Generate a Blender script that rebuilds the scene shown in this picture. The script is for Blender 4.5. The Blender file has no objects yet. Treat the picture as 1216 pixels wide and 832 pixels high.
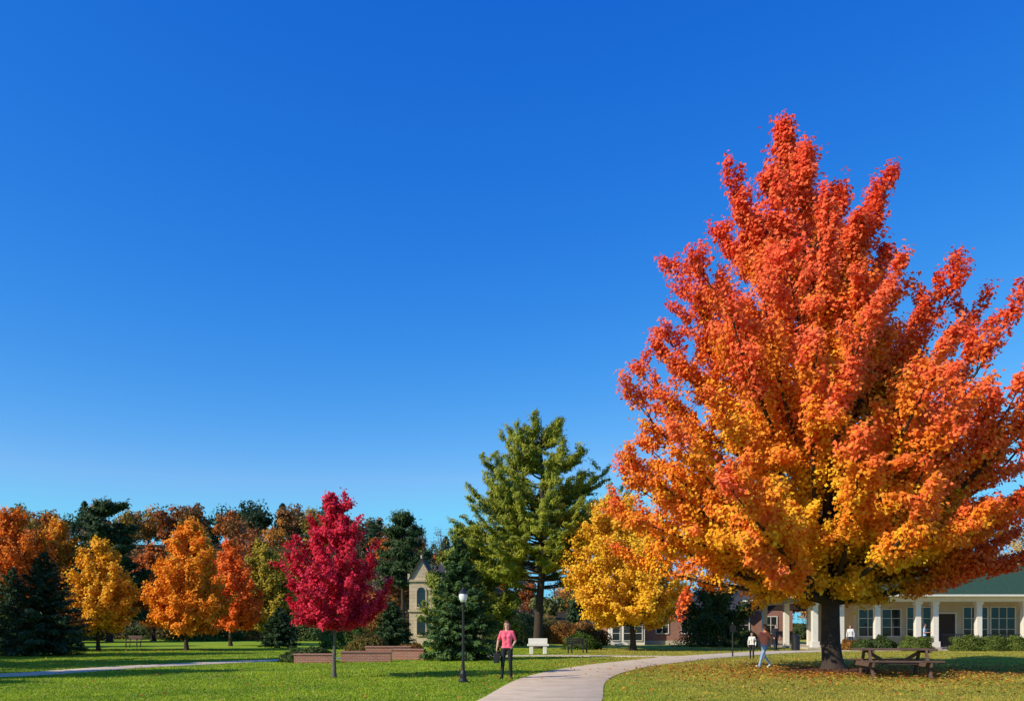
import bpy, math, random
import numpy as np
from mathutils import Vector
SC=bpy.context.scene
COL=SC.collection
rg=np.random.default_rng(7)
F=1000.0; HOR=743.0; CH=1.6
def wx(px,Y): return (px-608)/F*Y
def wz(py,Y): return CH+(HOR-py)/F*Y

# ------------------------------------------------------------ materials
def new_mat(name):
    m=bpy.data.materials.new(name); m.use_nodes=True
    nt=m.node_tree; nt.nodes.clear()
    return m,nt,nt.nodes.new('ShaderNodeOutputMaterial')
def N(nt,t,**kw):
    n=nt.nodes.new(t)
    for k,v in kw.items(): setattr(n,k,v)
    return n
def pmat(name,col,rough=0.7,metal=0.0,var=0.25,scale=8.0,bump=0.0,spec=0.3,stretch=(1,1,1)):
    m,nt,out=new_mat(name)
    b=N(nt,'ShaderNodeBsdfPrincipled')
    b.inputs['Roughness'].default_value=rough; b.inputs['Metallic'].default_value=metal
    b.inputs['Specular IOR Level'].default_value=spec
    tc=N(nt,'ShaderNodeTexCoord'); mp=N(nt,'ShaderNodeMapping'); mp.inputs['Scale'].default_value=stretch
    nt.links.new(tc.outputs['Object'],mp.inputs[0])
    no=N(nt,'ShaderNodeTexNoise'); no.inputs['Scale'].default_value=scale; no.inputs['Detail'].default_value=6
    no.inputs['Roughness'].default_value=0.65
    nt.links.new(mp.outputs[0],no.inputs['Vector'])
    cr=N(nt,'ShaderNodeValToRGB')
    a=[c*(1-var) for c in col]+[1]; c2=[min(1,c*(1+var)) for c in col]+[1]
    cr.color_ramp.elements[0].position=0.3; cr.color_ramp.elements[1].position=0.7
    cr.color_ramp.elements[0].color=a; cr.color_ramp.elements[1].color=c2
    nt.links.new(no.outputs['Fac'],cr.inputs[0]); nt.links.new(cr.outputs[0],b.inputs['Base Color'])
    if bump>0:
        bp=N(nt,'ShaderNodeBump'); bp.inputs['Strength'].default_value=bump; bp.inputs['Distance'].default_value=0.03
        nt.links.new(no.outputs['Fac'],bp.inputs['Height']); nt.links.new(bp.outputs[0],b.inputs['Normal'])
    nt.links.new(b.outputs[0],out.inputs[0])
    return m
def leafmat(name,trans=0.35,rough=0.55):
    m,nt,out=new_mat(name)
    at=N(nt,'ShaderNodeAttribute',attribute_name='Col')
    b=N(nt,'ShaderNodeBsdfPrincipled'); b.inputs['Roughness'].default_value=rough
    b.inputs['Specular IOR Level'].default_value=0.2
    t=N(nt,'ShaderNodeBsdfTranslucent'); mx=N(nt,'ShaderNodeMixShader'); mx.inputs[0].default_value=trans
    nt.links.new(at.outputs['Color'],b.inputs['Base Color']); nt.links.new(at.outputs['Color'],t.inputs['Color'])
    nt.links.new(b.outputs[0],mx.inputs[1]); nt.links.new(t.outputs[0],mx.inputs[2]); nt.links.new(mx.outputs[0],out.inputs[0])
    return m
M_leaf=leafmat('leaf',0.32,0.65); M_needle=leafmat('needle',0.2,0.6); M_grass=leafmat('grass_blade',0.4,0.6)
M_bark=pmat('bark',(0.055,0.038,0.028),0.9,var=0.5,scale=9,bump=0.8,stretch=(3,3,0.6))
M_barkg=pmat('bark_grey',(0.13,0.11,0.09),0.9,var=0.4,scale=9,bump=0.8,stretch=(3,3,0.6))

# ------------------------------------------------------------ mesh helpers
def link(o,parent=None):
    COL.objects.link(o)
    if parent: o.parent=parent
    return o
def root(name,x=0,y=0,z=0,rot=0):
    e=bpy.data.objects.new(name,None); e.empty_display_size=0.5
    e.location=(x,y,z); e.rotation_euler=(0,0,rot); COL.objects.link(e); return e
def arr_mesh(name,V,Fc,mat,parent=None,col=None,smooth=False):
    V=np.asarray(V,dtype=np.float32); Fc=np.asarray(Fc,dtype=np.int32); k=Fc.shape[1]; n=len(Fc)
    me=bpy.data.meshes.new(name)
    me.vertices.add(len(V)); me.vertices.foreach_set('co',V.ravel())
    me.loops.add(n*k); me.loops.foreach_set('vertex_index',Fc.ravel())
    me.polygons.add(n); me.polygons.foreach_set('loop_start',np.arange(0,n*k,k,dtype=np.int32))
    try: me.polygons.foreach_set('loop_total',np.full(n,k,dtype=np.int32))
    except Exception: pass
    if smooth: me.polygons.foreach_set('use_smooth',np.ones(n,dtype=bool))
    me.update(calc_edges=True)
    if col is not None:
        a=me.color_attributes.new('Col','FLOAT_COLOR','POINT')
        c=np.ones((len(V),4),dtype=np.float32); c[:,:3]=col
        a.data.foreach_set('color',c.ravel())
    me.materials.append(mat)
    return link(bpy.data.objects.new(name,me),parent)
def nrm(v): return v/np.maximum(np.linalg.norm(v,axis=-1,keepdims=True),1e-6)
def leaves(name,P,Nn,L,W,C,mat,parent=None,T=None,rng=rg,curl=0.15):
    n=len(P)
    if T is None: T=rng.normal(size=(n,3))
    T=nrm(T-Nn*np.sum(T*Nn,1,keepdims=True)); B=np.cross(Nn,T)
    L=np.broadcast_to(np.asarray(L),(n,))[:,None]; W=np.broadcast_to(np.asarray(W),(n,))[:,None]
    V=np.empty((n,4,3)); V[:,0]=P-T*L/2; V[:,1]=P+B*W/2+T*L*0.05+Nn*L*curl; V[:,2]=P+T*L/2; V[:,3]=P-B*W/2+T*L*0.05+Nn*L*curl*0.6
    Fc=np.arange(n*4).reshape(n,4)
    C=np.clip(C,0,0.95)
    return arr_mesh(name,V.reshape(-1,3),Fc,mat,parent,np.repeat(C,4,axis=0))
class Tubes:
    def __init__(s): s.V=[];s.F=[];s.n=0
    def add(s,pts,rad,sides=6):
        pts=np.asarray(pts,float); k=len(pts); rad=np.asarray(rad,float)
        t=nrm(np.gradient(pts,axis=0)); up=np.array([0.31,0.22,0.92]) if abs(t[0,2])<0.8 else np.array([1.,0.1,0])
        a=nrm(np.cross(t,up)); b=np.cross(t,a)
        th=np.linspace(0,2*np.pi,sides,endpoint=False)
        ring=pts[:,None]+rad[:,None,None]*(a[:,None]*np.cos(th)[None,:,None]+b[:,None]*np.sin(th)[None,:,None])
        s.V.append(ring.reshape(-1,3))
        i=np.arange(k-1)[:,None]*sides; j=np.arange(sides)[None]; j2=(j+1)%sides
        f=np.stack([i+j,i+j2,i+sides+j2,i+sides+j],-1).reshape(-1,4)+s.n
        s.F.append(f); s.n+=k*sides
    def obj(s,name,mat,parent=None): return arr_mesh(name,np.concatenate(s.V),np.concatenate(s.F),mat,parent,smooth=True)
class MB:
    def __init__(s): s.v=[];s.f=[];s.m=[]
    def poly(s,pts,m=0):
        n=len(s.v); s.v+= [tuple(p) for p in pts]; s.f.append(tuple(range(n,n+len(pts)))); s.m.append(m)
    def box(s,x0,x1,y0,y1,z0,z1,m=0):
        n=len(s.v); s.v+=[(x,y,z) for z in (z0,z1) for x,y in ((x0,y0),(x1,y0),(x1,y1),(x0,y1))]
        for f in ((3,2,1,0),(4,5,6,7),(0,1,5,4),(1,2,6,5),(2,3,7,6),(3,0,4,7)):
            s.f.append(tuple(n+i for i in f)); s.m.append(m)
    def beam(s,p,q,w,h,m=0):
        p=Vector(p);q=Vector(q);d=(q-p).normalized(); up=Vector((0,0,1)) if abs(d.z)<0.95 else Vector((0,1,0))
        a=d.cross(up).normalized()*w/2; b=a.cross(d).normalized()*h/2
        n=len(s.v); s.v+=[tuple(c+u+v) for c in (p,q) for u,v in ((-a,-b),(a,-b),(a,b),(-a,b))]
        for f in ((3,2,1,0),(4,5,6,7),(0,1,5,4),(1,2,6,5),(2,3,7,6),(3,0,4,7)):
            s.f.append(tuple(n+i for i in f)); s.m.append(m)
    def lathe(s,prof,x=0,y=0,sides=16,m=0):
        n=len(s.v)
        for r,z in prof:
            for i in range(sides):
                t=2*math.pi*i/sides; s.v.append((x+r*math.cos(t),y+r*math.sin(t),z))
        for k in range(len(prof)-1):
            for i in range(sides):
                j=(i+1)%sides; s.f.append((n+k*sides+i,n+k*sides+j,n+(k+1)*sides+j,n+(k+1)*sides+i)); s.m.append(m)
        s.f.append(tuple(n+i for i in range(sides))[::-1]); s.m.append(m)
        s.f.append(tuple(n+(len(prof)-1)*sides+i for i in range(sides))); s.m.append(m)
    def obj(s,name,mats,parent=None,bevel=0,smooth=False):
        me=bpy.data.meshes.new(name); me.from_pydata(s.v,[],s.f)
        for m in mats: me.materials.append(m)
        me.polygons.foreach_set('material_index',s.m)
        if smooth: me.polygons.foreach_set('use_smooth',[True]*len(s.f))
        me.update(); o=link(bpy.data.objects.new(name,me),parent)
        if bevel:
            b=o.modifiers.new('bevel','BEVEL'); b.width=bevel; b.segments=2; b.limit_method='ANGLE'
        return o

# ------------------------------------------------------------ camera, sun, sky
cam=bpy.data.cameras.new('camera'); co=bpy.data.objects.new('camera',cam); COL.objects.link(co)
co.location=(0,0,CH); co.rotation_euler=(math.radians(90),0,0)
cam.sensor_width=36; cam.lens=36*F/1216; cam.shift_y=(HOR-416)/1216; cam.clip_end=5000; cam.clip_start=0.1
SC.camera=co
EL=math.radians(33); AZ=math.radians(240)
sd=Vector((math.sin(AZ)*math.cos(EL),math.cos(AZ)*math.cos(EL),math.sin(EL)))
SUND=np.array(sd)
sl=bpy.data.lights.new('sun','SUN'); sl.energy=5.0; sl.angle=math.radians(0.5); sl.color=(1,0.92,0.76)
so=bpy.data.objects.new('sun',sl); COL.objects.link(so); so.rotation_euler=(-sd).to_track_quat('-Z','Y').to_euler(); so.location=sd*60
w=bpy.data.worlds.new('World'); SC.world=w; w.use_nodes=True; nt=w.node_tree; nt.nodes.clear()
sk=N(nt,'ShaderNodeTexSky'); sk.sky_type='NISHITA'; sk.sun_disc=False; sk.sun_elevation=EL; sk.sun_rotation=AZ
sk.air_density=1.0; sk.dust_density=0.3; sk.ozone_density=3.0; sk.altitude=0
hs=N(nt,'ShaderNodeHueSaturation'); hs.inputs['Saturation'].default_value=1.25
bg=N(nt,'ShaderNodeBackground'); bg.inputs['Strength'].default_value=0.12; ow=N(nt,'ShaderNodeOutputWorld')
nt.links.new(sk.outputs[0],hs.inputs['Color'])
sp_=N(nt,'ShaderNodeSeparateColor'); cb_=N(nt,'ShaderNodeCombineColor'); nt.links.new(hs.outputs[0],sp_.inputs[0])
for ch,(a_,p_,mx_) in enumerate([(4.3,1.85,0.19),(1.42,1.13,0.5),(1.16,0.5,1.0)]):
    mn=N(nt,'ShaderNodeMath',operation='MULTIPLY'); mn.inputs[1].default_value=0.12
    m0=N(nt,'ShaderNodeMath',operation='MINIMUM'); m0.inputs[1].default_value=mx_
    pw=N(nt,'ShaderNodeMath',operation='POWER'); pw.inputs[1].default_value=p_
    ml=N(nt,'ShaderNodeMath',operation='MULTIPLY'); ml.inputs[1].default_value=a_/0.12
    nt.links.new(sp_.outputs[ch],mn.inputs[0]); nt.links.new(mn.outputs[0],m0.inputs[0]); nt.links.new(m0.outputs[0],pw.inputs[0])
    nt.links.new(pw.outputs[0],ml.inputs[0]); nt.links.new(ml.outputs[0],cb_.inputs[ch])
nt.links.new(cb_.outputs[0],bg.inputs[0]); nt.links.new(bg.outputs[0],ow.inputs[0])
SC.view_settings.view_transform='Standard'; SC.view_settings.look='None'; SC.view_settings.exposure=0

# ------------------------------------------------------------ terrain
def sstep(a,b,x):
    t=np.clip((x-a)/(b-a),0,1); return t*t*(3-2*t)
def hgt(x,y):
    x=np.asarray(x,float); y=np.asarray(y,float)
    Hh=2+20*(1-sstep(-55,35,x))
    z=Hh*sstep(98,200,y)+1.5*np.sin(x*0.03+1)*sstep(110,200,y)
    return z
def axis(a,b,fine0,fine1,st,big):
    v=list(np.arange(fine0,fine1+.01,st)); x=fine0
    lo=[];s=st
    while x>a: s=min(s*1.35,big); x-=s; lo.append(x)
    hi=[];x=fine1;s=st
    while x<b: s=min(s*1.35,big); x+=s; hi.append(x)
    return np.array(lo[::-1]+v+hi)
ax=axis(-1500,1500,-130,130,4,150); ay=axis(-300,3000,-8,220,4,200)
X,Y=np.meshgrid(ax,ay); V=np.stack([X,Y,hgt(X,Y)],-1).reshape(-1,3); nx=len(ax); ny=len(ay)
i=np.arange(ny-1)[:,None]*nx; j=np.arange(nx-1)[None]
Fc=np.stack([i+j,i+j+1,i+nx+j+1,i+nx+j],-1).reshape(-1,4)
m,nt,out=new_mat('lawn')
b=N(nt,'ShaderNodeBsdfPrincipled'); b.inputs['Roughness'].default_value=0.9; b.inputs['Specular IOR Level'].default_value=0.1
tc=N(nt,'ShaderNodeTexCoord'); sx=N(nt,'ShaderNodeSeparateXYZ'); nt.links.new(tc.outputs['Object'],sx.inputs[0])
n1=N(nt,'ShaderNodeTexNoise'); n1.inputs['Scale'].default_value=0.35; n1.inputs['Detail'].default_value=8; n1.inputs['Roughness'].default_value=0.7
n2=N(nt,'ShaderNodeTexNoise'); n2.inputs['Scale'].default_value=9; n2.inputs['Detail'].default_value=6; n2.inputs['Roughness'].default_value=0.8
for n_ in (n1,n2): nt.links.new(tc.outputs['Object'],n_.inputs['Vector'])
mr=N(nt,'ShaderNodeMapRange'); mr.inputs['From Min'].default_value=-1; mr.inputs['From Max'].default_value=7; mr.interpolation_type='SMOOTHSTEP'
nt.links.new(sx.outputs[0],mr.inputs[0])
def ramp(nt,src,cols,pos=None):
    c=N(nt,'ShaderNodeValToRGB'); e=c.color_ramp.elements
    pos=pos or [0.3+0.4*i/(len(cols)-1) for i in range(len(cols))]
    while len(e)<len(cols): e.new(0.5)
    for k,(cc,p) in enumerate(zip(cols,pos)): e[k].position=p; e[k].color=(*cc,1)
    nt.links.new(src,c.inputs[0]); return c
add=N(nt,'ShaderNodeMath',operation='ADD'); hf=N(nt,'ShaderNodeMath',operation='MULTIPLY'); hf.inputs[1].default_value=0.5
nt.links.new(n1.outputs['Fac'],add.inputs[0]); nt.links.new(n2.outputs['Fac'],add.inputs[1]); nt.links.new(add.outputs[0],hf.inputs[0])
cl=ramp(nt,hf.outputs[0],[(0.12,0.20,0.012),(0.25,0.36,0.02),(0.40,0.45,0.04)],[.36,.5,.64])
crr=ramp(nt,hf.outputs[0],[(0.20,0.22,0.03),(0.36,0.33,0.04),(0.52,0.39,0.085)],[.36,.5,.64])
mx=N(nt,'ShaderNodeMix',data_type='RGBA'); nt.links.new(mr.outputs[0],mx.inputs[0]); nt.links.new(cl.outputs[0],mx.inputs[6]); nt.links.new(crr.outputs[0],mx.inputs[7])
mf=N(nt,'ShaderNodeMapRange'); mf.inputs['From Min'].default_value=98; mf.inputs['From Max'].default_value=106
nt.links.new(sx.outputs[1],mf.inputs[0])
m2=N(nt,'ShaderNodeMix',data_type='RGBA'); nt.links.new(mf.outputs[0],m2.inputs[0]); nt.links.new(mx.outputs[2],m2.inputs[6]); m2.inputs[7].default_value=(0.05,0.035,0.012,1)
bp=N(nt,'ShaderNodeBump'); bp.inputs['Strength'].default_value=0.6; bp.inputs['Distance'].default_value=0.06
nt.links.new(n2.outputs['Fac'],bp.inputs['Height']); nt.links.new(bp.outputs[0],b.inputs['Normal'])
nt.links.new(m2.outputs[2],b.inputs['Base Color']); nt.links.new(b.outputs[0],out.inputs[0])
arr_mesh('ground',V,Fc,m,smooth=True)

# ------------------------------------------------------------ paths
def catmull(P,n=14):
    P=np.asarray(P,float); P=np.vstack([2*P[0]-P[1],P,2*P[-1]-P[-2]]); o=[]
    for k in range(1,len(P)-2):
        for t in np.linspace(0,1,n,endpoint=False):
            a,b_,c,d=P[k-1:k+3]
            o.append(0.5*((2*b_)+(-a+c)*t+(2*a-5*b_+4*c-d)*t*t+(-a+3*b_-3*c+d)*t**3))
    o.append(P[-2]); return np.array(o)
def pathmat():
    m,nt,out=new_mat('concrete_path')
    b=N(nt,'ShaderNodeBsdfPrincipled'); b.inputs['Roughness'].default_value=0.85
    at=N(nt,'ShaderNodeAttribute',attribute_name='Col'); tc=N(nt,'ShaderNodeTexCoord')
    no=N(nt,'ShaderNodeTexNoise'); no.inputs['Scale'].default_value=1.3; no.inputs['Detail'].default_value=9; no.inputs['Roughness'].default_value=0.75
    nt.links.new(tc.outputs['Object'],no.inputs['Vector'])
    c=ramp(nt,no.outputs['Fac'],[(0.48,0.36,0.225),(0.64,0.49,0.32),(0.72,0.57,0.39)])
    s=N(nt,'ShaderNodeSeparateColor'); nt.links.new(at.outputs['Color'],s.inputs[0])
    fr=N(nt,'ShaderNodeMath',operation='FRACT'); dv=N(nt,'ShaderNodeMath',operation='DIVIDE'); dv.inputs[1].default_value=1.8
    nt.links.new(s.outputs[0],dv.inputs[0]); nt.links.new(dv.outputs[0],fr.inputs[0])
    lt=N(nt,'ShaderNodeMath',operation='LESS_THAN'); lt.inputs[1].default_value=0.02; nt.links.new(fr.outputs[0],lt.inputs[0])
    mx=N(nt,'ShaderNodeMix',data_type='RGBA'); nt.links.new(lt.outputs[0],mx.inputs[0]); nt.links.new(c.outputs[0],mx.inputs[6]); mx.inputs[7].default_value=(0.2,0.15,0.1,1)
    nt.links.new(mx.outputs[2],b.inputs['Base Color'])
    bp=N(nt,'ShaderNodeBump'); bp.inputs['Strength'].default_value=0.3; bp.inputs['Distance'].default_value=0.01
    nt.links.new(no.outputs['Fac'],bp.inputs['Height']); nt.links.new(bp.outputs[0],b.inputs['Normal']); nt.links.new(b.outputs[0],out.inputs[0])
    return m
M_path=pathmat()
PATHS=[]
def path(name,ctrl,width,z=0.025):
    C=catmull(ctrl,20); T=nrm(np.gradient(C,axis=0)); Nn=np.stack([-T[:,1],T[:,0]],1)
    PATHS.append((C,width/2)); s=np.r_[0,np.cumsum(np.linalg.norm(np.diff(C,axis=0),axis=1))]
    k=len(C)
    offs=[(-1.0,-0.05),(-1.0,z-0.008),(-0.985,z),(0.985,z),(1.0,z-0.008),(1.0,-0.05)]
    V=np.concatenate([np.c_[C+Nn*o*width/2,np.full(k,zz)] for o,zz in offs]); 
    Fc=[]
    for a in range(5):
        for q in range(k-1): Fc.append((a*k+q,(a+1)*k+q,(a+1)*k+q+1,a*k+q+1))
    Fc=np.array(Fc)[:,::-1]
    c=np.zeros((len(V),3)); c[:,0]=np.tile(s,6)
    arr_mesh(name,V,Fc,M_path,col=c)
path('footpath',[(-1.6,-10),(-1.2,0),(-0.5,10),(0.6,18),(1.6,25.5),(3.5,32),(6.4,38),(10.4,44.5),(18,53),(27,56),(45,56.4)],2.65)
path('footpath',[(-60,14),(-30,22),(-17.5,26.4),(-14.8,33),(-10.8,39.5),(-5,44),(2,45.5),(9.4,43.8)],1.8,0.021)
def on_path(x,y,mar=0.0):
    r=np.zeros(len(x),bool)
    for C,hw in PATHS:
        for a in range(0,len(x),20000):
            d=((x[a:a+20000,None]-C[None,:,0])**2+(y[a:a+20000,None]-C[None,:,1])**2).min(1)
            r[a:a+20000]|= d<(hw+mar)**2+0.02
    return r
# ------------------------------------------------------------ grass blades
TREE=(wx(990,29.6),29.6)
n=320000
u=rg.random(n); yy=15.5+ (60-15.5)*u**1.7; xx=(rg.random(n)-0.5)*1.32*yy+rg.normal(0,.3,n)
k=~on_path(xx,yy,-0.03); k&=((xx-TREE[0])**2+(yy-TREE[1])**2)>1.9**2
xx=xx[k];yy=yy[k];n=len(xx)
pat=0.5+0.25*np.sin(xx*0.9+2*np.sin(yy*0.5)+1.3*np.sin(xx*2.3+yy))+0.25*np.sin(yy*1.1+1.7*np.sin(xx*0.7+1)+np.sin(yy*2.9-xx*1.7))
f=sstep(-1,7,xx)[:,None]
h=(0.02+0.03*rg.random(n))*(0.8+0.5*pat); a=rg.random(n)*2*np.pi; wd=0.008+0.0004*yy
cA=np.array([0.18,0.29,0.015])*(1-pat[:,None])+np.array([0.39,0.48,0.03])*pat[:,None]
cB=np.array([0.30,0.30,0.04])*(1-pat[:,None])+np.array([0.52,0.43,0.065])*pat[:,None]
c=(cA*(1-f)+cB*f)*(0.75+0.5*rg.random((n,1)))
dry=rg.random(n)<0.05; c[dry]=np.array([0.55,0.4,0.15])
V=np.empty((n,3,3)); lean=rg.normal(0,0.025,(n,2))
V[:,0]=np.c_[xx-np.cos(a)*wd,yy-np.sin(a)*wd,np.zeros(n)]; V[:,1]=np.c_[xx+np.cos(a)*wd,yy+np.sin(a)*wd,np.zeros(n)]
V[:,2]=np.c_[xx+lean[:,0],yy+lean[:,1],h]
arr_mesh('grass',V.reshape(-1,3),np.arange(3*n).reshape(n,3),M_grass,col=np.repeat(np.clip(c,0,.9),3,axis=0))
# fallen leaves
n=11000
r=np.abs(rg.normal(0,6.0,n)); a=rg.random(n)*2*np.pi; xx=TREE[0]+r*np.cos(a)+1; yy=TREE[1]+r*np.sin(a)*0.9
n2_=1500; xx=np.r_[xx,rg.uniform(-30,30,n2_)]; yy=np.r_[yy,rg.uniform(17,60,n2_)]; n=len(xx)
k=~(on_path(xx,yy)&(rg.random(n)<0.85)); xx=xx[k];yy=yy[k];n=len(xx)
pal=np.array([[0.65,0.25,0.03],[0.6,0.12,0.03],[0.65,0.42,0.06],[0.32,0.16,0.05],[0.45,0.25,0.06]])
c=pal[rg.integers(0,5,n)]*(0.6+0.6*rg.random((n,1)))
leaves('fallen_leaves',np.c_[xx,yy,0.045+0.02*rg.random(n)],nrm(np.c_[rg.normal(0,.4,(n,2)),np.ones(n)]),rg.uniform(.06,.12,n),rg.uniform(.05,.10,n),c,M_leaf)

# ------------------------------------------------------------ trees
def bez(p0,p1,p2,n):
    t=np.linspace(0,1,n)[:,None]; return (1-t)**2*p0+2*t*(1-t)*p1+t*t*p2
def broad_tree(name,x,y,H,prof,trunk_r,ntip,leaf_n,colfn,seed,slope=(0.3,1.3),zmin=None,inner=0.35,leaf=(0.13,0.11),clump=0.3,
               ntw=7,lean=(0,0),flat=0.8,mat=M_leaf,bark=M_bark,needle=False,start=0.3,upb=0.5,z=0,tw=0.23,rj=(0.82,1.08),zj=0.02,tiers=0,sag=0.35,align=0.9,spread=0.7,taper=0.45,limb=1.0):
    r=np.random.default_rng(seed); R=root(name,x,y,z)
    pz=np.array([p[0] for p in prof]); pr=np.array([p[1] for p in prof]); zmin=zmin or pz[0]*0.9
    tz=np.linspace(-0.15,H*0.97,16); wob=np.cumsum(r.normal(0,H*0.004,(16,2)),0); wob-=wob[0]
    tp=np.c_[wob+np.outer(np.clip(tz,0,None)/H,lean),tz]
    def tat(zz): return np.array([np.interp(zz,tz,tp[:,0]),np.interp(zz,tz,tp[:,1]),zz])
    T=Tubes()
    zz=np.r_[np.linspace(-0.15,0.6,6),tz[tz>0.9]]
    rr=trunk_r*np.clip(1-zz/H,0.02,1)**0.9*(1+0.9*np.exp(-np.clip(zz+0.1,0,None)/0.22))
    T.add([tat(q) for q in zz],rr,12)
    cs=[];cd=[];cw=[]
    wts=np.interp(np.linspace(pz[0],pz[-1],200),pz,pr)+0.3; cdf=np.cumsum(wts)/wts.sum()
    for i in range(ntip):
        q=(i+r.random())/ntip
        if tiers: q=(math.floor(q*tiers)+0.5)/tiers+r.normal(0,0.012)
        zt=np.interp(q,cdf,np.linspace(pz[0],pz[-1],200))
        az=i*2.39996+r.normal(0,0.25); Rr=np.interp(zt,pz,pr)
        rad=Rr*(r.uniform(*rj) if r.random()>inner else r.uniform(0.3,0.7))
        tn=(zt-pz[0])/(pz[-1]-pz[0]); sl_=slope[0]+(slope[1]-slope[0])*tn+r.normal(0,0.1)
        ctr=tat(zt); tip=np.array([ctr[0]+rad*math.cos(az),ctr[1]+rad*math.sin(az),zt+r.normal(0,zj*H)])
        za=min(max(zt-rad*sl_,zmin*r.uniform(0.9,1.1)),H*0.93); s=tat(za); d=tip-s; L=np.linalg.norm(d)
        mid=s+d*np.array([0.6,0.6,sag])+r.normal(0,0.04*L,3)
        P=bez(s,mid,tip,9); br=(0.15*trunk_r+0.008*L)*min(1,0.4+L/6)*limb
        T.add(P,np.linspace(br,0.008,9),5)
        tang=nrm(np.gradient(P,axis=0))
        wdt=tw*L+0.25
        for kx in range(ntw):
            sp=start+(1-start)*((kx+r.random())/ntw); ii=sp*8; i0=int(min(ii,7)); fr=ii-i0
            p=P[i0]*(1-fr)+P[i0+1]*fr; t=tang[i0]
            dv=nrm(t*align+r.normal(0,spread,3)*np.array([1,1,flat])+np.array([0,0,upb*0.6]))
            l=wdt*(1.15-0.75*sp)*r.uniform(0.7,1.2)
            q2=p+dv*l; T.add([p,(p+q2)/2+r.normal(0,.04*l,3),q2],[(0.02*l+0.006)*limb,0.012*l+.004,0.003],3)
            for ss in (0.45,0.75,1.0):
                cs.append(p+(q2-p)*ss+r.normal(0,0.08*clump,3)); cd.append(dv); cw.append((1.2-taper*sp)*(1.15-0.35*ss))
        for ss in np.linspace(max(start,0.5),1.0,4): 
            ii=ss*8;i0=int(min(ii,7)); cs.append(P[i0]+(P[i0+1]-P[i0])*(ii-i0)); cd.append(tang[i0]); cw.append(1.2-taper*1.2*ss)
    T.obj('trunk_and_limbs',bark,R)
    cs=np.array(cs);cd=np.array(cd);cw=np.array(cw);K=len(cs); cj=r.random(K)
    pw=cw**2*r.uniform(.7,1.3,K); cid=np.repeat(np.arange(K),np.maximum(3,(leaf_n*pw/pw.sum()).astype(int))); n=len(cid)
    off=r.normal(0,1,(n,3)); off=off/np.maximum(np.linalg.norm(off,axis=1,keepdims=True),.3)*(r.random((n,1))**0.45)*1.5
    sc=(clump*cw*(0.75+0.5*r.random(K)))[cid,None]
    off=off*sc*np.array([1,1,flat]); off+=cd[cid]*r.normal(0.1,0.85,(n,1))*sc
    P=cs[cid]+off
    keep=P[:,2]>0.3; P=P[keep];off=off[keep];cid=cid[keep];n=len(P)
    ctr=np.c_[np.interp(P[:,2],tz,tp[:,0]),np.interp(P[:,2],tz,tp[:,1])]
    rad=np.linalg.norm(P[:,:2]-ctr,axis=1); rel=rad/np.maximum(np.interp(P[:,2],pz,pr),0.3); tz_=(P[:,2]-pz[0])/(pz[-1]-pz[0])
    out_=np.c_[(P[:,:2]-ctr),np.zeros(n)]; out_=nrm(out_)
    Nn=nrm(nrm(off)*0.55+out_*0.4+np.array([0,0,0.35])+SUND*0.35+r.normal(0,0.5,(n,3)))
    C=colfn(rel,tz_,cj[cid],r,P)*(0.75+0.45*r.random((n,1)))
    if needle:
        T_=nrm(cd[cid]+r.normal(0,0.7,(n,3))+np.array([0,0,0.4]))
        leaves('foliage',P,Nn,leaf[0]*r.uniform(.7,1.3,n),leaf[1]*r.uniform(.7,1.3,n),C,mat,R,T=T_,rng=r)
    else: leaves('foliage',P,Nn,leaf[0]*r.uniform(.7,1.25,n),leaf[1]*r.uniform(.7,1.25,n),C,mat,R,rng=r)
    return R
def mixc(a,b,t): return np.asarray(a)*(1-t[:,None])+np.asarray(b)*t[:,None]
RED=(1.0,0.10,0.035); COR=(1.05,0.18,0.06); ORG=(1.05,0.31,0.025); GLD=(1.02,0.55,0.03)
def big_col(rel,t,cj,r,P):
    s=np.clip(rel*0.66+t*0.95-0.23+ (cj-0.5)*0.42+P[:,0]*0.018,0,1.2)
    c=mixc(GLD,ORG,sstep(0.15,0.45,s)); k=sstep(0.42,0.75,s)[:,None]; c=c*(1-k)+np.array(COR)*k
    k=sstep(0.85,1.15,s)[:,None]*0.85; c=c*(1-k)+np.array(RED)*k
    k=(sstep(1.8,6.0,P[:,0])*0.7)[:,None]; c=c*(1-k)+np.array((0.98,0.13,0.03))*k
    return c
prof=[(2.9,3.6),(4.1,6.4),(5.8,7.4),(8.8,7.1),(11.6,6.2),(14.2,4.6),(16.2,3.3),(17.8,1.8),(18.9,0.3)]
broad_tree('maple_tree',TREE[0],TREE[1],18.6,prof,0.34,165,470000,big_col,5,slope=(0.2,1.55),zmin=2.6,leaf=(0.14,0.115),clump=0.30,lean=(-1.35,0),ntw=11,
   tw=0.19,rj=(0.80,1.10),zj=0.012,start=0.33,upb=0.6,align=1.05,spread=0.58,taper=0.55,limb=1.2)
def pal_col(cols):
    cols=np.array(cols)
    def f(rel,t,cj,r,P):
        q=cj*(len(cols)-1); i=np.clip(q.astype(int),0,len(cols)-2); fr=(q-i)[:,None]
        return cols[i]*(1-fr)+cols[i+1]*fr
    return f
broad_tree('crimson_maple_tree',wx(396,26.2),26.2,5.4,[(1.65,0.9),(2.3,1.8),(3.2,1.7),(4.2,1.2),(5.0,0.7),(5.65,0.2)],0.06,70,44000,
  pal_col([(0.50,0.012,0.03),(0.74,0.025,0.06),(0.86,0.05,0.11),(0.6,0.014,0.04)]),11,slope=(0.6,1.6),zmin=1.5,leaf=(0.09,0.075),clump=0.13,ntw=6,bark=M_barkg,rj=(.75,1.12),tw=.2,align=1.0,spread=.6,taper=.5)
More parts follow.
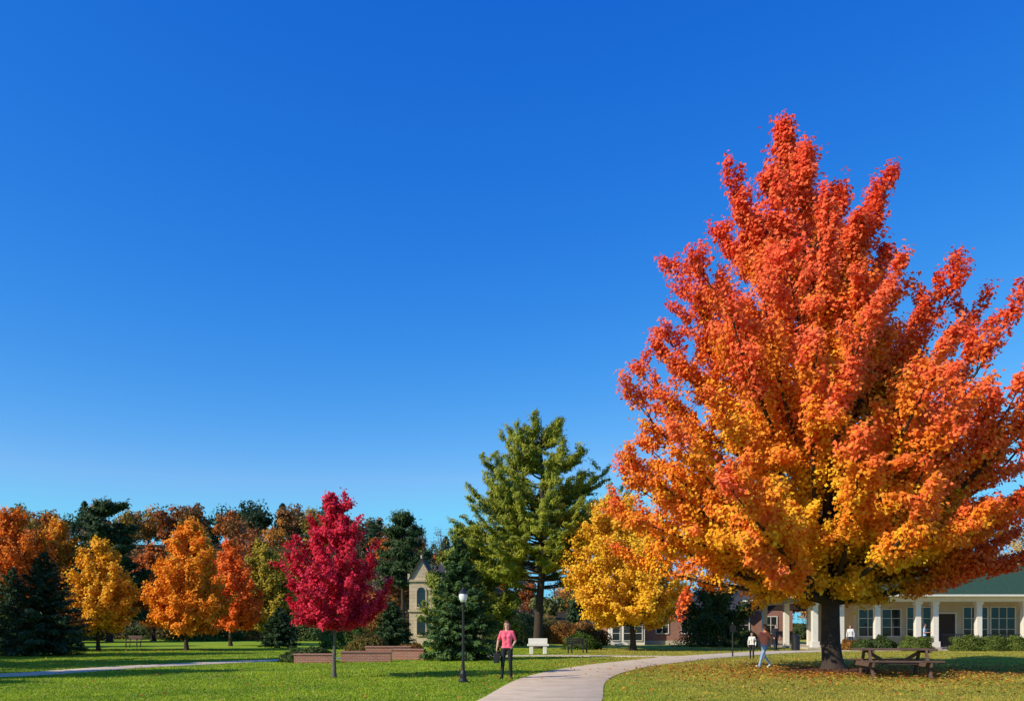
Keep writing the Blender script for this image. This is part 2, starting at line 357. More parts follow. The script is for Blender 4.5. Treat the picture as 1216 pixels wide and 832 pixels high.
YEL=[(0.92,0.42,0.02),(0.98,0.54,0.03),(0.9,0.38,0.02)]; ORA=[(0.98,0.26,0.015),(1.0,0.40,0.025),(0.98,0.32,0.02)]
def egg(z0,z1,R): return [(z0,R*0.6),(z0+(z1-z0)*.2,R),(z0+(z1-z0)*.5,R*0.92),(z0+(z1-z0)*.8,R*0.5),(z1,R*0.1)]
KW=dict(rj=(.78,1.1),tw=.2,align=.95,spread=.65,taper=.45)
broad_tree('yellow_maple_tree',wx(117,55),55,7.2,egg(1.5,7.1,2.3),0.12,66,34000,pal_col(YEL),21,slope=(0.6,1.5),leaf=(0.17,0.14),clump=0.25,ntw=6,**KW)
broad_tree('orange_maple_tree',wx(222,55),55,8.4,egg(1.5,8.4,2.7),0.14,80,42000,pal_col(ORA),22,slope=(0.6,1.5),leaf=(0.17,0.14),clump=0.27,ntw=6,**KW)
broad_tree('orange_maple_tree',wx(274,68),68,8.2,egg(1.6,8.2,2.6),0.14,60,26000,pal_col([(0.95,0.17,0.02),(1.0,0.25,0.03)]),23,slope=(0.6,1.5),leaf=(0.2,0.17),clump=0.3,ntw=5,**KW)
broad_tree('olive_ash_tree',wx(316,75),75,9,egg(1.5,9.0,3.3),0.16,60,26000,pal_col([(0.34,0.28,0.03),(0.55,0.36,0.03),(0.26,0.25,0.03)]),24,slope=(0.6,1.4),leaf=(0.22,0.19),clump=0.35,ntw=5,**KW)
broad_tree('orange_oak_tree',wx(14,80),80,12.5,egg(2.5,12.8,5.2),0.25,80,34000,pal_col([(0.75,0.18,0.02),(0.88,0.28,0.02),(0.62,0.14,0.02)]),25,slope=(0.4,1.2),leaf=(0.24,0.2),clump=0.42,ntw=5)
broad_tree('golden_oak_tree',wx(64,84),84,12,egg(2.5,12.0,3.6),0.25,70,28000,pal_col([(0.85,0.34,0.02),(0.88,0.42,0.03),(0.7,0.26,0.02)]),26,slope=(0.4,1.2),leaf=(0.24,0.2),clump=0.4,ntw=5)
broad_tree('rust_oak_tree',wx(182,92),92,10,egg(2.5,10.5,4.2),0.25,60,24000,pal_col([(0.62,0.16,0.03),(0.5,0.13,0.03),(0.7,0.24,0.03)]),28,slope=(0.4,1.2),leaf=(0.26,0.22),clump=0.42,ntw=5)
broad_tree('golden_maple_tree',wx(752,55),55,9.6,[(1.9,2.4),(3.3,3.5),(5.4,3.8),(7.2,3.3),(8.9,2.2),(9.9,0.8)],0.2,95,62000,pal_col([(0.92,0.46,0.02),(0.98,0.58,0.035),(0.88,0.42,0.03)]),27,slope=(0.4,1.3),leaf=(0.18,0.15),clump=0.34,ntw=6,lean=(-1.0,0),rj=(.78,1.08))
OLV=[(0.12,0.17,0.015),(0.28,0.30,0.025),(0.38,0.37,0.03),(0.19,0.23,0.02)]
broad_tree('pine_tree',wx(638,60),60,17.0,[(5.0,3.4),(6.6,5.4),(9,6.1),(11,5.8),(12.6,5.2),(14.0,3.9),(15.6,2.3),(17.2,0.4)],0.34,130,125000,pal_col(OLV),31,slope=(0.12,0.9),zmin=4.0,inner=0.2,
   leaf=(0.36,0.06),clump=0.31,ntw=8,flat=0.3,mat=M_needle,needle=True,start=0.3,tiers=11,rj=(0.65,1.15),zj=0.008,tw=0.18,upb=.25,sag=0.1,align=1.1,spread=.6,taper=.65)
broad_tree('pine_tree',wx(130,84),84,14.3,[(2,3.5),(5,4.0),(8,3.6),(11,2.6),(13.2,1.6),(14.6,0.5)],0.3,80,42000,pal_col([(0.022,0.05,0.014),(0.04,0.075,0.02),(0.055,0.095,0.025)]),32,slope=(0.0,0.4),zmin=1.6,
   leaf=(0.5,0.13),clump=0.4,ntw=6,flat=0.4,mat=M_needle,needle=True,start=0.3,tiers=11,rj=(.65,1.12),zj=.01)
broad_tree('pine_tree',wx(478,98),98,14,[(6,2.2),(8,3.0),(11,2.6),(13.5,1.7),(16,0.4)],0.3,46,18000,pal_col([(0.03,0.06,0.016),(0.06,0.10,0.025)]),36,slope=(0.0,0.5),zmin=5,
   leaf=(0.55,0.13),clump=0.42,ntw=5,flat=0.4,mat=M_needle,needle=True,start=0.3,tiers=7,rj=(.6,1.12),zj=.01)
broad_tree('pine_tree',wx(562,63),63,9.0,[(1.5,3.4),(4,3.4),(6.5,2.5),(8.5,1.2),(9.4,0.3)],0.2,66,36000,pal_col([(0.10,0.15,0.015),(0.22,0.25,0.025),(0.3,0.31,0.03)]),37,slope=(0.1,0.8),zmin=1,
   leaf=(0.38,0.09),clump=0.34,ntw=6,flat=0.5,mat=M_needle,needle=True,start=0.3)
broad_tree('tan_ash_tree',wx(1225,85),85,14,egg(2.5,15.5,5),0.25,80,16000,pal_col([(0.6,0.42,0.18),(0.7,0.48,0.18),(0.5,0.36,0.18)]),33,slope=(0.4,1.2),leaf=(0.2,0.16),clump=0.42,ntw=6,bark=M_barkg)
def spruce(name,x,y,H,R0,seed,cols,n=170,per=120,nl=(0.26,0.07),z0=0.25):
    r=np.random.default_rng(seed); R=root(name,x,y); T=Tubes()
    T.add([(0,0,-.1),(0,0,H*.5),(0,0,H)],[H*0.018,H*.01,0.01],8)
    Ps=[];Ts=[];Ns=[];Cs=[]; cols=np.array(cols)
    for i in range(n):
        q=(i+r.random())/n; z=z0+(H-z0)*(1-(1-q)**0.62)
        L=R0*(1-(z/H))**0.85*r.uniform(0.78,1.18)+0.08; az=i*2.39996+r.normal(0,.2)
        el=math.radians(-18+50*(z/H))+r.normal(0,.06)
        d=np.array([math.cos(az)*math.cos(el),math.sin(az)*math.cos(el),math.sin(el)])
        side=np.array([-math.sin(az),math.cos(az),0]); s0=np.array([0,0,z])
        e=s0+d*L+np.array([0,0,0.08*L]); T.add(bez(s0,s0+d*L*.5-np.array([0,0,.04*L]),e,5),np.linspace(0.012*L+.01,.004,5),4)
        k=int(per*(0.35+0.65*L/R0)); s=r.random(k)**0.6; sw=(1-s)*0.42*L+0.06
        lat=r.uniform(-1,1,k)*sw; P=s0+np.outer(s,e-s0)+np.outer(lat,side); P[:,2]+=-np.abs(lat)*0.25+r.normal(0,.05,k)+0.02
        t=nrm(d[None]*0.8+side[None]*np.sign(lat)[:,None]*0.7+r.normal(0,.3,(k,3))+np.array([0,0,-0.1]))
        nn=nrm(np.array([0,0,1])+d[None]*0.5+r.normal(0,.45,(k,3)))
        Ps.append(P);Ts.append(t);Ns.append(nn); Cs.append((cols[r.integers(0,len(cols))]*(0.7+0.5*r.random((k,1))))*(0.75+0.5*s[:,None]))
    T.obj('trunk_and_limbs',M_bark,R)
    P=np.concatenate(Ps); m_=P[:,2]>0.05
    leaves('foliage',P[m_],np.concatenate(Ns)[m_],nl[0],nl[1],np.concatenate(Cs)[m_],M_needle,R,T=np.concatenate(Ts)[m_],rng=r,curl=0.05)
DK=[(0.028,0.06,0.02),(0.045,0.085,0.026),(0.06,0.10,0.033)]; GR=[(0.07,0.13,0.025),(0.10,0.17,0.03),(0.14,0.2,0.03)]
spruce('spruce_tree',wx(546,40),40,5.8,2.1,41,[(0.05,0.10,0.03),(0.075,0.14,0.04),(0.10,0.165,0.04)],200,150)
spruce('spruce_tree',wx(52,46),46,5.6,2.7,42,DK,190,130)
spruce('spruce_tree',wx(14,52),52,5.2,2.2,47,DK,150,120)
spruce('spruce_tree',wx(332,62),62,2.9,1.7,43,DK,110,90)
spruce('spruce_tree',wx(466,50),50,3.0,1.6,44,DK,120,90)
# park trees left of the view
for k,(tx,ty,hh) in enumerate([(-27.5,31,14),(-34,40,14),(-43,49,13),(-27,21,12),(-54,60,13),(-41,61,11)]):
    broad_tree('oak_tree',tx,ty,hh,egg(2.2,hh,hh*0.34),0.2,50,17000,pal_col(ORA),60+k,slope=(0.4,1.3),leaf=(0.34,0.3),clump=0.48,ntw=5)

# shrubs
def shrub(name,x,y,rx,ry,rz,cols,seed,n=5000,leaf=0.09,box=False):
    r=np.random.default_rng(seed); R=root(name,x,y); cols=np.array(cols)
    T=Tubes()
    for k in range(12):
        a=r.random()*6.28; T.add([(0,0,-.05),(rx*.3*math.cos(a),ry*.3*math.sin(a),rz*.5),(rx*.7*math.cos(a),ry*.7*math.sin(a),rz*.9)],[.03,.02,.006],4)
    T.obj('stems',M_bark,R)
    d=nrm(r.normal(size=(n,3))); d[:,2]=np.abs(d[:,2])*1.0
    if box: d=d/np.max(np.abs(d),axis=1,keepdims=True)*0.5+d*0.5
    ph=r.uniform(0,6.28,4)
    lump=1+0.13*np.sin(d[:,0]*6+ph[0])*np.sin(d[:,1]*6+ph[1])+0.10*np.sin(d[:,2]*8+d[:,0]*5+ph[2])+.06*np.sin(d[:,0]*14+d[:,2]*11+ph[3])
    rr=(0.68+0.38*r.random(n)**0.6)*lump
    P=d*rr[:,None]*np.array([rx,ry,rz*1.0])+np.array([0,0,0.03])
    C=cols[r.integers(0,len(cols),n)]*(0.6+0.6*r.random((n,1)))
    leaves('foliage',P,nrm(d+r.normal(0,.5,(n,3))),leaf*r.uniform(.7,1.3,n),leaf*.7,C,M_leaf,R,rng=r)
SH=[(0.05,0.09,0.02),(0.08,0.125,0.03),(0.12,0.15,0.035)]; RUST=[(0.3,0.1,0.02),(0.24,0.12,.03),(0.4,0.2,0.03)]
for k,(px,Y_,rx,rz,cc) in enumerate([(368,38,1.0,0.55,SH),(350,37.5,.7,.4,SH),(438,46,1.2,1.1,[(0.14,0.14,0.03),(0.24,0.14,0.03)]),(412,60,2.0,2.0,GR),(490,44,.8,.6,RUST),
    (1045,55.5,0.9,0.8,SH),(1025,55,0.7,0.6,SH),(1008,56,.6,.6,RUST),(845,66,2.5,2.4,SH),(700,70,1.6,1.5,RUST),(665,76,1.8,1.8,RUST),(880,64,1.2,1.2,SH),
    (20,90,4,2.2,DK),(80,93,4,2.5,SH),(250,94,4.5,2.2,GR),(380,92,4,2.6,SH),(455,88,3.2,3.0,RUST),(300,97,5,2.4,RUST),(620,85,3.4,2.6,SH),(690,58,1.2,1.0,GR),(600,70,2.4,2.2,SH)]):
    shrub('shrub',wx(px,Y_),Y_,rx,rx*0.8,rz,cc,80+k,6000,0.1 if Y_<50 else (0.15 if Y_<80 else .25))
for k,px in enumerate([1150,1180,1212,1090]): shrub('hedge',wx(px,54),54.2,1.0,0.55,0.85,[(0.14,0.19,0.03),(0.19,0.23,0.04)],110+k,6000,0.09,True)
broad_tree('dark_green_tree',wx(848,66),66,5.6,egg(1.2,5.8,2.6),0.12,45,16000,pal_col([(0.05,0.08,0.015),(0.10,0.13,0.025)]),71,leaf=(0.2,0.17),clump=0.35,ntw=5)

# distant forest: one object
r=np.random.default_rng(99); Ps=[];Ns=[];Ls=[];Cs=[];TT=Tubes()
PF=np.array([(0.55,0.17,0.03),(0.45,0.13,0.03),(0.62,0.27,0.04),(0.32,0.14,0.04),(0.24,0.20,0.04),(0.38,0.25,0.05),(0.15,0.16,0.04),(0.28,0.13,0.05)])
cand=[]
for row,(Y0,st) in enumerate([(106,5.5),(120,6),(136,6.5),(154,6.5),(172,5.5),(188,5),(202,4.5)]):
    for x in np.arange(-Y0*0.75,Y0*0.95,st):
        if row>3 and x>10 and r.random()<0.45: continue
        cand.append((x+r.normal(0,1.5),Y0+r.normal(0,4),row))
for x,y,row in cand:
    right=x>-8
    if right and row in (1,3,5): continue
    z0=float(hgt(x,y)); pine=r.random()<(0.7 if row>=5 else 0.15); con=pine and r.random()<0.3
    H=r.uniform(7.5,10.5)*(0.75 if right else 1)*(0.85 if row==0 else 1)
    TT.add([(x,y,z0-.3),(x+r.normal(0,.2),y,z0+H*.5),(x,y,z0+H*.9)],[.2,.13,.03],5)
    base=PF[r.integers(0,len(PF))]*r.uniform(.75,1.1)
    if con:
        H*=1.1; n=900; q=r.random(n)**1.2; zz=z0+.8+(H-.8)*q; R_=(1-q)**0.75*3.0*(0.6+0.4*((q*9)%1<0.5))*r.uniform(.5,1.15,n)+.2
        a=r.random(n)*6.283; P=np.c_[x+R_*np.cos(a),y+R_*np.sin(a),zz]; nn=nrm(np.c_[np.cos(a),np.sin(a),np.full(n,.7)]+r.normal(0,.4,(n,3)))
        C=np.array([0.035,0.065,0.03])*(0.6+0.9*r.random((n,1))); Ls.append(np.full(n,.6))
    else:
        bare=(not pine) and r.random()<(0.4 if abs(x/y*1000+128)<50 else 0.1); K=22; n=500 if bare else 900
        big=row>=4
        cc=r.normal(size=(K,3)); cc=nrm(cc)*r.uniform(.3,1,(K,1)); cc=cc*np.array([H*.36,H*.30,H*(.44 if big else .36)])+np.array([x,y,z0+H*(.5 if big else .58)])
        if pine: base=np.array([0.04,0.075,0.03])*r.uniform(.8,1.4)
        for kk in range(8): TT.add([(x,y,z0+H*.35),tuple((cc[kk]+[x,y,z0+H*.35])/2+[0,0,.3]),tuple(cc[kk]+[0,0,H*.06])],[.08,.05,.015],3)
        cr_=H*.14*r.uniform(.6,1.4,K); id_=r.integers(0,K,n); d=nrm(r.normal(size=(n,3)))
        P=cc[id_]+d*cr_[id_,None]*r.uniform(.4,1.1,(n,1)); nn=nrm(d+np.array([0,0,.3])+r.normal(0,.4,(n,3)))
        if bare: base=np.array([.26,.19,.15])
        C=base*(0.8+0.4*r.random(K))[id_,None]*(0.7+0.6*r.random((n,1))); Ls.append(np.full(n,(.62 if big else .48) if not bare else .26))
    Ps.append(P);Ns.append(nn);Cs.append(C)
FR=root('distant_forest')
leaves('foliage',np.concatenate(Ps),np.concatenate(Ns),np.concatenate(Ls),np.concatenate(Ls)*.8,np.concatenate(Cs),M_leaf,FR,rng=r)
TT.obj('trunks',M_barkg,FR)
n=50000; xx=r.uniform(-95,110,n); yy=r.uniform(99,104,n); lump=1.3+0.9*np.sin(xx*.5)*np.sin(xx*.23+1)+.5*np.sin(xx*1.7); zz=r.random(n)**.8*np.clip(lump+.6,.5,3)
c=np.array([(0.07,0.09,0.02),(0.16,0.11,0.03),(0.28,0.13,0.03)])[((np.sin(xx*.31)+np.sin(xx*.9))*.7+1.4).astype(int).clip(0,2)]*(0.6+.7*r.random((n,1)))
leaves('undergrowth',np.c_[xx,yy,zz],nrm(np.c_[r.normal(0,.6,n),-np.ones(n),r.random(n)]),.35,.28,c,M_leaf,rng=r)

# mulch
r=np.random.default_rng(5); rings=7; S_=48
M_mulch=pmat('mulch',(0.16,0.08,0.05),0.95,var=0.6,scale=25,bump=1.0)
vv=[]
for q in range(rings):
    for s in range(S_):
        a=2*math.pi*s/S_; rad=(q/(rings-1))*(1.95+0.12*math.sin(3*a)+.08*math.sin(7*a+1)); vv.append((rad*math.cos(a),rad*math.sin(a),0.09*(1-(q/(rings-1))**2)+0.004+r.normal(0,.006)-(0.02 if q==rings-1 else 0)))
ff=[(q*S_+s,q*S_+(s+1)%S_,(q+1)*S_+(s+1)%S_,(q+1)*S_+s) for q in range(rings-1) for s in range(S_)]
MR=root('mulch_bed',TREE[0],TREE[1]); arr_mesh('soil',vv,np.array(ff)[:,::-1],M_mulch,MR,smooth=True)
n=5000; a=r.random(n)*6.283; rad=np.sqrt(r.random(n))*2.05; P=np.c_[rad*np.cos(a),rad*np.sin(a),0.1*(1-(rad/2.05)**2)+.012]
leaves('bark_chips',P,nrm(np.c_[r.normal(0,.5,(n,2)),np.ones(n)]),.09,.04,np.array([.2,.09,.05])*(.5+1.1*r.random((n,1))),M_leaf,MR,rng=r)

# ------------------------------------------------------------ building materials
def brickmat(name,c1,c2,mortar,sc=1.0,bw=0.22,rh=0.075):
    m,nt,out=new_mat(name); b=N(nt,'ShaderNodeBsdfPrincipled'); b.inputs['Roughness'].default_value=0.85
    tc=N(nt,'ShaderNodeTexCoord'); s=N(nt,'ShaderNodeSeparateXYZ'); nt.links.new(tc.outputs['Object'],s.inputs[0])
    a=N(nt,'ShaderNodeMath',operation='ADD'); nt.links.new(s.outputs[0],a.inputs[0]); nt.links.new(s.outputs[1],a.inputs[1])
    c=N(nt,'ShaderNodeCombineXYZ'); nt.links.new(a.outputs[0],c.inputs[0]); nt.links.new(s.outputs[2],c.inputs[1])
    br=N(nt,'ShaderNodeTexBrick'); br.inputs['Scale'].default_value=1; br.inputs['Brick Width'].default_value=bw; br.inputs['Row Height'].default_value=rh
    br.inputs['Mortar Size'].default_value=0.008; br.inputs['Color1'].default_value=(*c1,1); br.inputs['Color2'].default_value=(*c2,1); br.inputs['Mortar'].default_value=(*mortar,1)
    nt.links.new(c.outputs[0],br.inputs['Vector']); nt.links.new(br.outputs['Color'],b.inputs['Base Color'])
    bp=N(nt,'ShaderNodeBump'); bp.inputs['Strength'].default_value=.4; bp.inputs['Distance'].default_value=.01; bp.invert=True
    nt.links.new(br.outputs['Fac'],bp.inputs['Height']); nt.links.new(bp.outputs[0],b.inputs['Normal']); nt.links.new(b.outputs[0],out.inputs[0]); return m
M_brick=brickmat('brick',(0.38,0.13,0.08),(0.29,0.09,0.055),(0.38,0.3,0.24))
M_stone=brickmat('limestone',(0.60,0.46,0.31),(0.50,0.38,0.25),(0.3,0.25,0.18),bw=.6,rh=.3)
M_white=pmat('white_paint',(0.76,0.70,0.60),0.5,var=.06,scale=3)
M_cream=pmat('cream_render',(0.62,0.50,0.33),0.8,var=.1,scale=2)
M_roof=pmat('green_shingle',(0.035,0.075,0.042),0.85,var=.3,scale=5,bump=.5,stretch=(1,1,6),spec=.15)
M_droof=pmat('dark_shingle',(0.05,0.045,0.045),0.85,var=.3,scale=5,bump=.5,stretch=(1,1,6))
M_glass=pmat('window_glass',(0.02,0.025,0.03),0.06,var=.3,scale=1,spec=.5)
M_black=pmat('black_iron',(0.012,0.012,0.013),0.45,var=.3,scale=20,spec=.5)
M_wood=pmat('weathered_wood',(0.13,0.075,0.055),0.8,var=.4,scale=6,bump=.4,stretch=(.6,5,5))
M_conc=pmat('concrete',(0.5,0.43,0.33),0.85,var=.12,scale=4)
M_dark=pmat('dark_door',(0.05,0.03,0.02),0.6)

def window(mb,x0,x1,z0,z1,y,m_fr,m_gl,nx=2,nz=2,fw=.08):
    mb.box(x0,x1,y-.03,y+.02,z0,z1,m_gl)
    mb.box(x0-fw,x0,y-.07,y+.02,z0-fw,z1+fw,m_fr); mb.box(x1,x1+fw,y-.07,y+.02,z0-fw,z1+fw,m_fr)
    mb.box(x0,x1,y-.068,y+.02,z1,z1+fw,m_fr); mb.box(x0,x1,y-.09,y+.02,z0-fw,z0,m_fr)
    for k in range(1,nx): q=x0+(x1-x0)*k/nx; mb.box(q-.025,q+.025,y-.055,y-.031,z0,z1,m_fr)
    for k in range(1,nz): q=z0+(z1-z0)*k/nz; mb.box(x0,x1,y-.05,y-.032,q-.02,q+.02,m_fr)
def hip(mb,x0,x1,y0,y1,ze,zr,rx0,rx1,m,fascia=None,fh=.28):
    ym=(y0+y1)/2; A=(x0,y0,ze);B=(x1,y0,ze);C=(x1,y1,ze);D=(x0,y1,ze);E=(rx0,ym,zr);Fp=(rx1,ym,zr)
    mb.poly([A,B,Fp,E],m); mb.poly([C,D,E,Fp],m); mb.poly([D,A,E],m); mb.poly([B,C,Fp],m)
    if fascia is not None: mb.box(x0+.03,x1-.03,y0+.03,y1-.03,ze-fh,ze-.004,fascia)
# pavilion
PX=20.6; PY=58.0
R=root('park_pavilion',PX,PY)
mb=MB(); L=27
mb.box(-.3,L,-.3,12.5,-.1,.14,0)
mb.obj('porch_floor',[M_conc],R)
mb=MB(); mb.box(4.2,L,3.2,12,.14,3.35,0)
for a,b_ in [(4.6,5.9),(6.3,7.6)]: window(mb,a,b_,.9,2.8,3.2,1,2,2,3)
for a in (8.1,12.2,14.2,18.2,20.2,22.2): window(mb,a,a+1.7,.6,2.95,3.2,1,2,3,3)
for a in (10.35,16.35):
    mb.box(a,a+1.2,3.12,3.21,.14,2.5,3); mb.box(a-.12,a,3.08,3.21,.14,2.62,1); mb.box(a+1.2,a+1.32,3.08,3.21,.14,2.62,1); mb.box(a,a+1.2,3.08,3.21,2.5,2.62,1)
mb.obj('walls',[M_cream,M_white,M_glass,M_dark],R)
mb=MB()
for x in (.3,2.1,4.6,7.4,8.6,11.6,14.8,18,21.2,24.4):
    mb.box(x-.27,x+.27,-.1,.44,.14,.55,0); mb.box(x-.19,x+.19,-.02,.36,.55,3.1,0); mb.box(x-.25,x+.25,-.08,.42,3.1,3.297,0)
    if x<5:
        mb.box(x-.19,x+.19,6,6.38,.14,3.297,0); mb.box(x-.19,x+.19,11.5,11.88,.14,3.297,0)
mb.obj('columns',[M_white],R,bevel=.015)
mb=MB(); mb.box(-.1,L,-.15,.5,3.3,3.618,0); mb.box(-.1,.5,.502,12,3.3,3.618,0)
mb.obj('beam',[M_white],R)
mb=MB(); hip(mb,-1.2,L+1,-1.1,13,3.78,6.1,8.0,L-6,0,fascia=1,fh=.155); mb.box(7.9,L-5.9,5.85,6.05,6.06,6.16,0)
mb.obj('roof',[M_roof,M_white],R)
mb=MB()
for a,b_ in [(8.6,11.6),(11.6,14.8),(14.8,18),(18,21.2)]:
    mb.box(a+.28,b_-.28,.14,.19,1.0,1.06,0); mb.box(a+.28,b_-.28,.14,.19,.24,.29,0)
    for q in np.arange(a+.32,b_-.3,.13): mb.box(q,q+.03,.15,.18,.29,1.0,0)
mb.obj('railing',[M_black],R)
# brick building
R=root('brick_house',wx(722,73),73)
mb=MB(); mb.box(0,16,0,9,-.1,3.0,0); mb.box(-.06,16.06,-.06,9.06,-.1,.35,4)
for a in (4.2,6.4,8.6,11.2,13.6): window(mb,a,a+1.0,1.0,2.4,0,1,2,2,2)
mb.box(-.02,3.0,-1.2,-.08,0,2.7,3)
for a in (.25,1.2,2.15): window(mb,a,a+.6,.4,2.2,-1.2,1,2,1,3,.06)
mb.obj('walls',[M_brick,M_white,M_glass,M_white,M_conc],R)
mb=MB(); mb.poly([(-.5,-.6,2.95),(12.5,-.6,2.95),(12.5,4.5,4.7),(-.5,4.5,4.7)],0); mb.poly([(-.5,9.6,2.95),(-.5,4.5,4.7),(12.5,4.5,4.7),(12.5,9.6,2.95)],0)
mb.poly([(-.5,-.6,2.95),(-.5,4.5,4.7),(-.5,9.6,2.95)],1); mb.poly([(12.5,-.6,2.95),(12.5,9.6,2.95),(12.5,4.5,4.7)],1)
mb.poly([(10.9,-1.0,2.9),(14,-1.0,5.5),(14,9.5,5.5),(10.9,9.5,2.9)],0); mb.poly([(17.1,-1,2.9),(17.1,9.5,2.9),(14,9.5,5.5),(14,-1,5.5)],0)
mb.poly([(11.4,-.05,3.0),(16.6,-.05,3.0),(14,-.05,5.2)],2)
mb.obj('roof',[M_droof,M_white,M_dark],R)
# stone chapel with narrow gabled bay
R=root('stone_chapel',wx(486,70),70)
mb=MB(); mb.box(2.1,6,1.0,12,-.1,5.2,0); mb.box(0,2.0,0,6,-.1,5.4,0)
mb.poly([(0,-.0,5.4),(2.0,0,5.4),(1.0,0,7.1)],0); mb.poly([(0,6,5.4),(1,6,7.1),(2,6,5.4)],0)
for s,z0 in ((.65,.9),(.65,3.2)):
    mb.box(s,s+.7,-.04,.02,z0,z0+1.3,2); mb.box(s-.1,s,-.09,.02,z0-.1,z0+1.3,1); mb.box(s+.7,s+.8,-.09,.02,z0-.1,z0+1.3,1)
    mb.box(s,s+.7,-.12,.02,z0-.12,z0,1)
    pts=[(s+.35+.45*math.cos(t),-.08,z0+1.3+.45*math.sin(t)) for t in np.linspace(0,math.pi,9)]; mb.poly(pts[::-1],1)
    pts=[(s+.35+.33*math.cos(t),-.085,z0+1.3+.33*math.sin(t)) for t in np.linspace(0,math.pi,9)]; mb.poly(pts[::-1],2)
mb.box(-.1,2.1,-.13,-.002,2.8,2.95,1); mb.box(-.1,2.1,-.13,-.002,5.3,5.46,1)
mb.box(-.12,.06,-.14,.08,5.46,5.95,1); mb.box(1.94,2.12,-.14,.08,5.46,5.95,1); mb.box(.93,1.07,-.07,.07,7.1,7.5,1)
for a in (3.0,4.6): window(mb,a,a+.9,1.2,3.4,1.0,1,2,2,3)
mb.obj('walls',[M_stone,M_stone,M_glass],R)
mb=MB(); mb.beam((-.15,3,5.25),(1.0,3,7.2),6.3,.1,0); mb.beam((2.15,3,5.25),(1.0,3,7.2),6.3,.1,0)
mb.poly([(2.0,.6,5.1),(6.4,.6,5.1),(6.4,6.5,7.4),(2.0,6.5,7.4)],0); mb.poly([(2,12.4,5.1),(2,6.5,7.4),(6.4,6.5,7.4),(6.4,12.4,5.1)],0)
mb.poly([(6.0,1,5.2),(6.0,12,5.2),(6.0,6.5,7.3)],1); mb.poly([(2.1,1,5.2),(2.1,6.5,7.3),(2.1,12,5.2)],1)
mb.obj('roof',[M_droof,M_stone],R)
# low brick walls
def bwall(x,y,w_,d,h,rot=0):
    R=root('brick_wall',x,y,0,rot); mb=MB(); mb.box(0,w_,0,d,-.1,h,0); mb.obj('bricks',[M_brick],R)
    mb=MB(); mb.box(-.04,w_+.04,-.04,d+.04,h+.002,h+.07,0); mb.obj('coping',[M_brick],R,bevel=.01)
bwall(wx(349,36.6),36.6,1.75,.35,.34); bwall(wx(405,37.5),37.5,2.2,.4,.42,.06); bwall(wx(466,40),40,1.5,.4,.45,-.1); bwall(wx(432,41),41.5,2.2,.4,.55)

# ------------------------------------------------------------ street lamp
M_opal=pmat('opal_glass',(0.75,0.75,0.72),0.2,var=.03)
LX,LY=wx(550,23.9),23.9
R=root('street_lamp',LX,LY)
mb=MB(); mb.lathe([(.14,-.05),(.14,.06),(.12,.09),(.10,.12),(.10,.26),(.07,.32),(.05,.36),(.045,.5),(.038,1.2),(.032,2.15),(.05,2.17),(.05,2.2),(.03,2.22),(.06,2.26),(.075,2.27)],sides=16)
mb.obj('post',[M_black],R,smooth=False)
mb=MB(); mb.lathe([(.07,2.275),(.11,2.36),(.13,2.46),(.11,2.53)],sides=16); mb.obj('globe',[M_opal],R,smooth=True)
mb=MB(); mb.lathe([(.14,2.532),(.12,2.56),(.07,2.62),(.03,2.65),(.02,2.7),(.005,2.73)],sides=16)
for k in range(4):
    a=k*math.pi/2+.4; mb.beam((.08*math.cos(a),.08*math.sin(a),2.27),(.14*math.cos(a),.14*math.sin(a),2.54),.012,.012)
mb.obj('cap',[M_black],R)
# ------------------------------------------------------------ picnic table
R=root('picnic_table',wx(1061,26.2),26.2,0,math.radians(-6)); R.scale=(1.16,1.16,1.16)
mb=MB()
for k in range(5): mb.box(-1.0,1.0,-.36+k*.147,-.36+k*.147+.135,.74,.785)
for s in (-1,1):
    for k in range(2): mb.box(-1.0,1.0,s*.72-.13+k*.137,s*.72-.13+k*.137+.125,.44,.48)
mb.obj('planks',[M_wood],R,bevel=.006)
mb=MB()
for x in (-.72,.72):
    mb.beam((x,-.30,.735),(x,-.66,0),.045,.14); mb.beam((x+.05,.30,.735),(x+.05,.66,0),.045,.14)
    mb.beam((x-.048,-.84,.375),(x-.048,.84,.375),.045,.12); mb.beam((x+.098,-.36,.70),(x+.098,.36,.70),.045,.07)
    mb.beam((x*.9,0,.68),(x*.25,0,.40),.04,.09)
mb.beam((-.75,0,.40),(.75,0,.40),.04,.09)
mb.obj('legs',[M_wood],R,bevel=.004)
# benches
def bench(name,x,y,rot,mat,w_=1.3):
    R=root(name,x,y,0,rot); mb=MB()
    for k in range(4): mb.box(-w_/2,w_/2,-.22+k*.11,-.22+k*.11+.09,.42,.455)
    mb.obj('seat',[mat],R); mb=MB()
    for k in range(3): mb.box(-w_/2,w_/2,.24+.02*k,.27+.02*k,.55+k*.12,.64+k*.12)
    mb.obj('backrest',[mat],R); mb=MB()
    for x_ in (-w_/2+.1,w_/2-.1):
        mb.box(x_-.03,x_+.03,-.2,-.14,0,.62); mb.beam((x_,.2,0),(x_,.31,.9),.05,.05); mb.box(x_-.025,x_+.025,-.2,.22,.37,.415); mb.box(x_-.03,x_+.03,-.22,.25,.62,.655)
    mb.obj('legs',[M_black],R)
bench('park_bench',wx(686,50),50,.5,M_wood,1.25); bench('park_bench',wx(158,64),64,-.3,M_wood,1.2); bench('park_bench',wx(1112,58.7),60.3,0,M_wood,1.4)
R=root('stone_bench',wx(639,48.5),48.5); mb=MB(); mb.box(-.62,.62,-.22,.22,.46,.58); mb.box(-.5,-.28,-.18,.18,-.05,.458); mb.box(.28,.5,-.18,.18,-.05,.458); mb.box(-.55,.55,.16,.24,.582,.9); mb.obj('slabs',[M_white],R,bevel=.02)
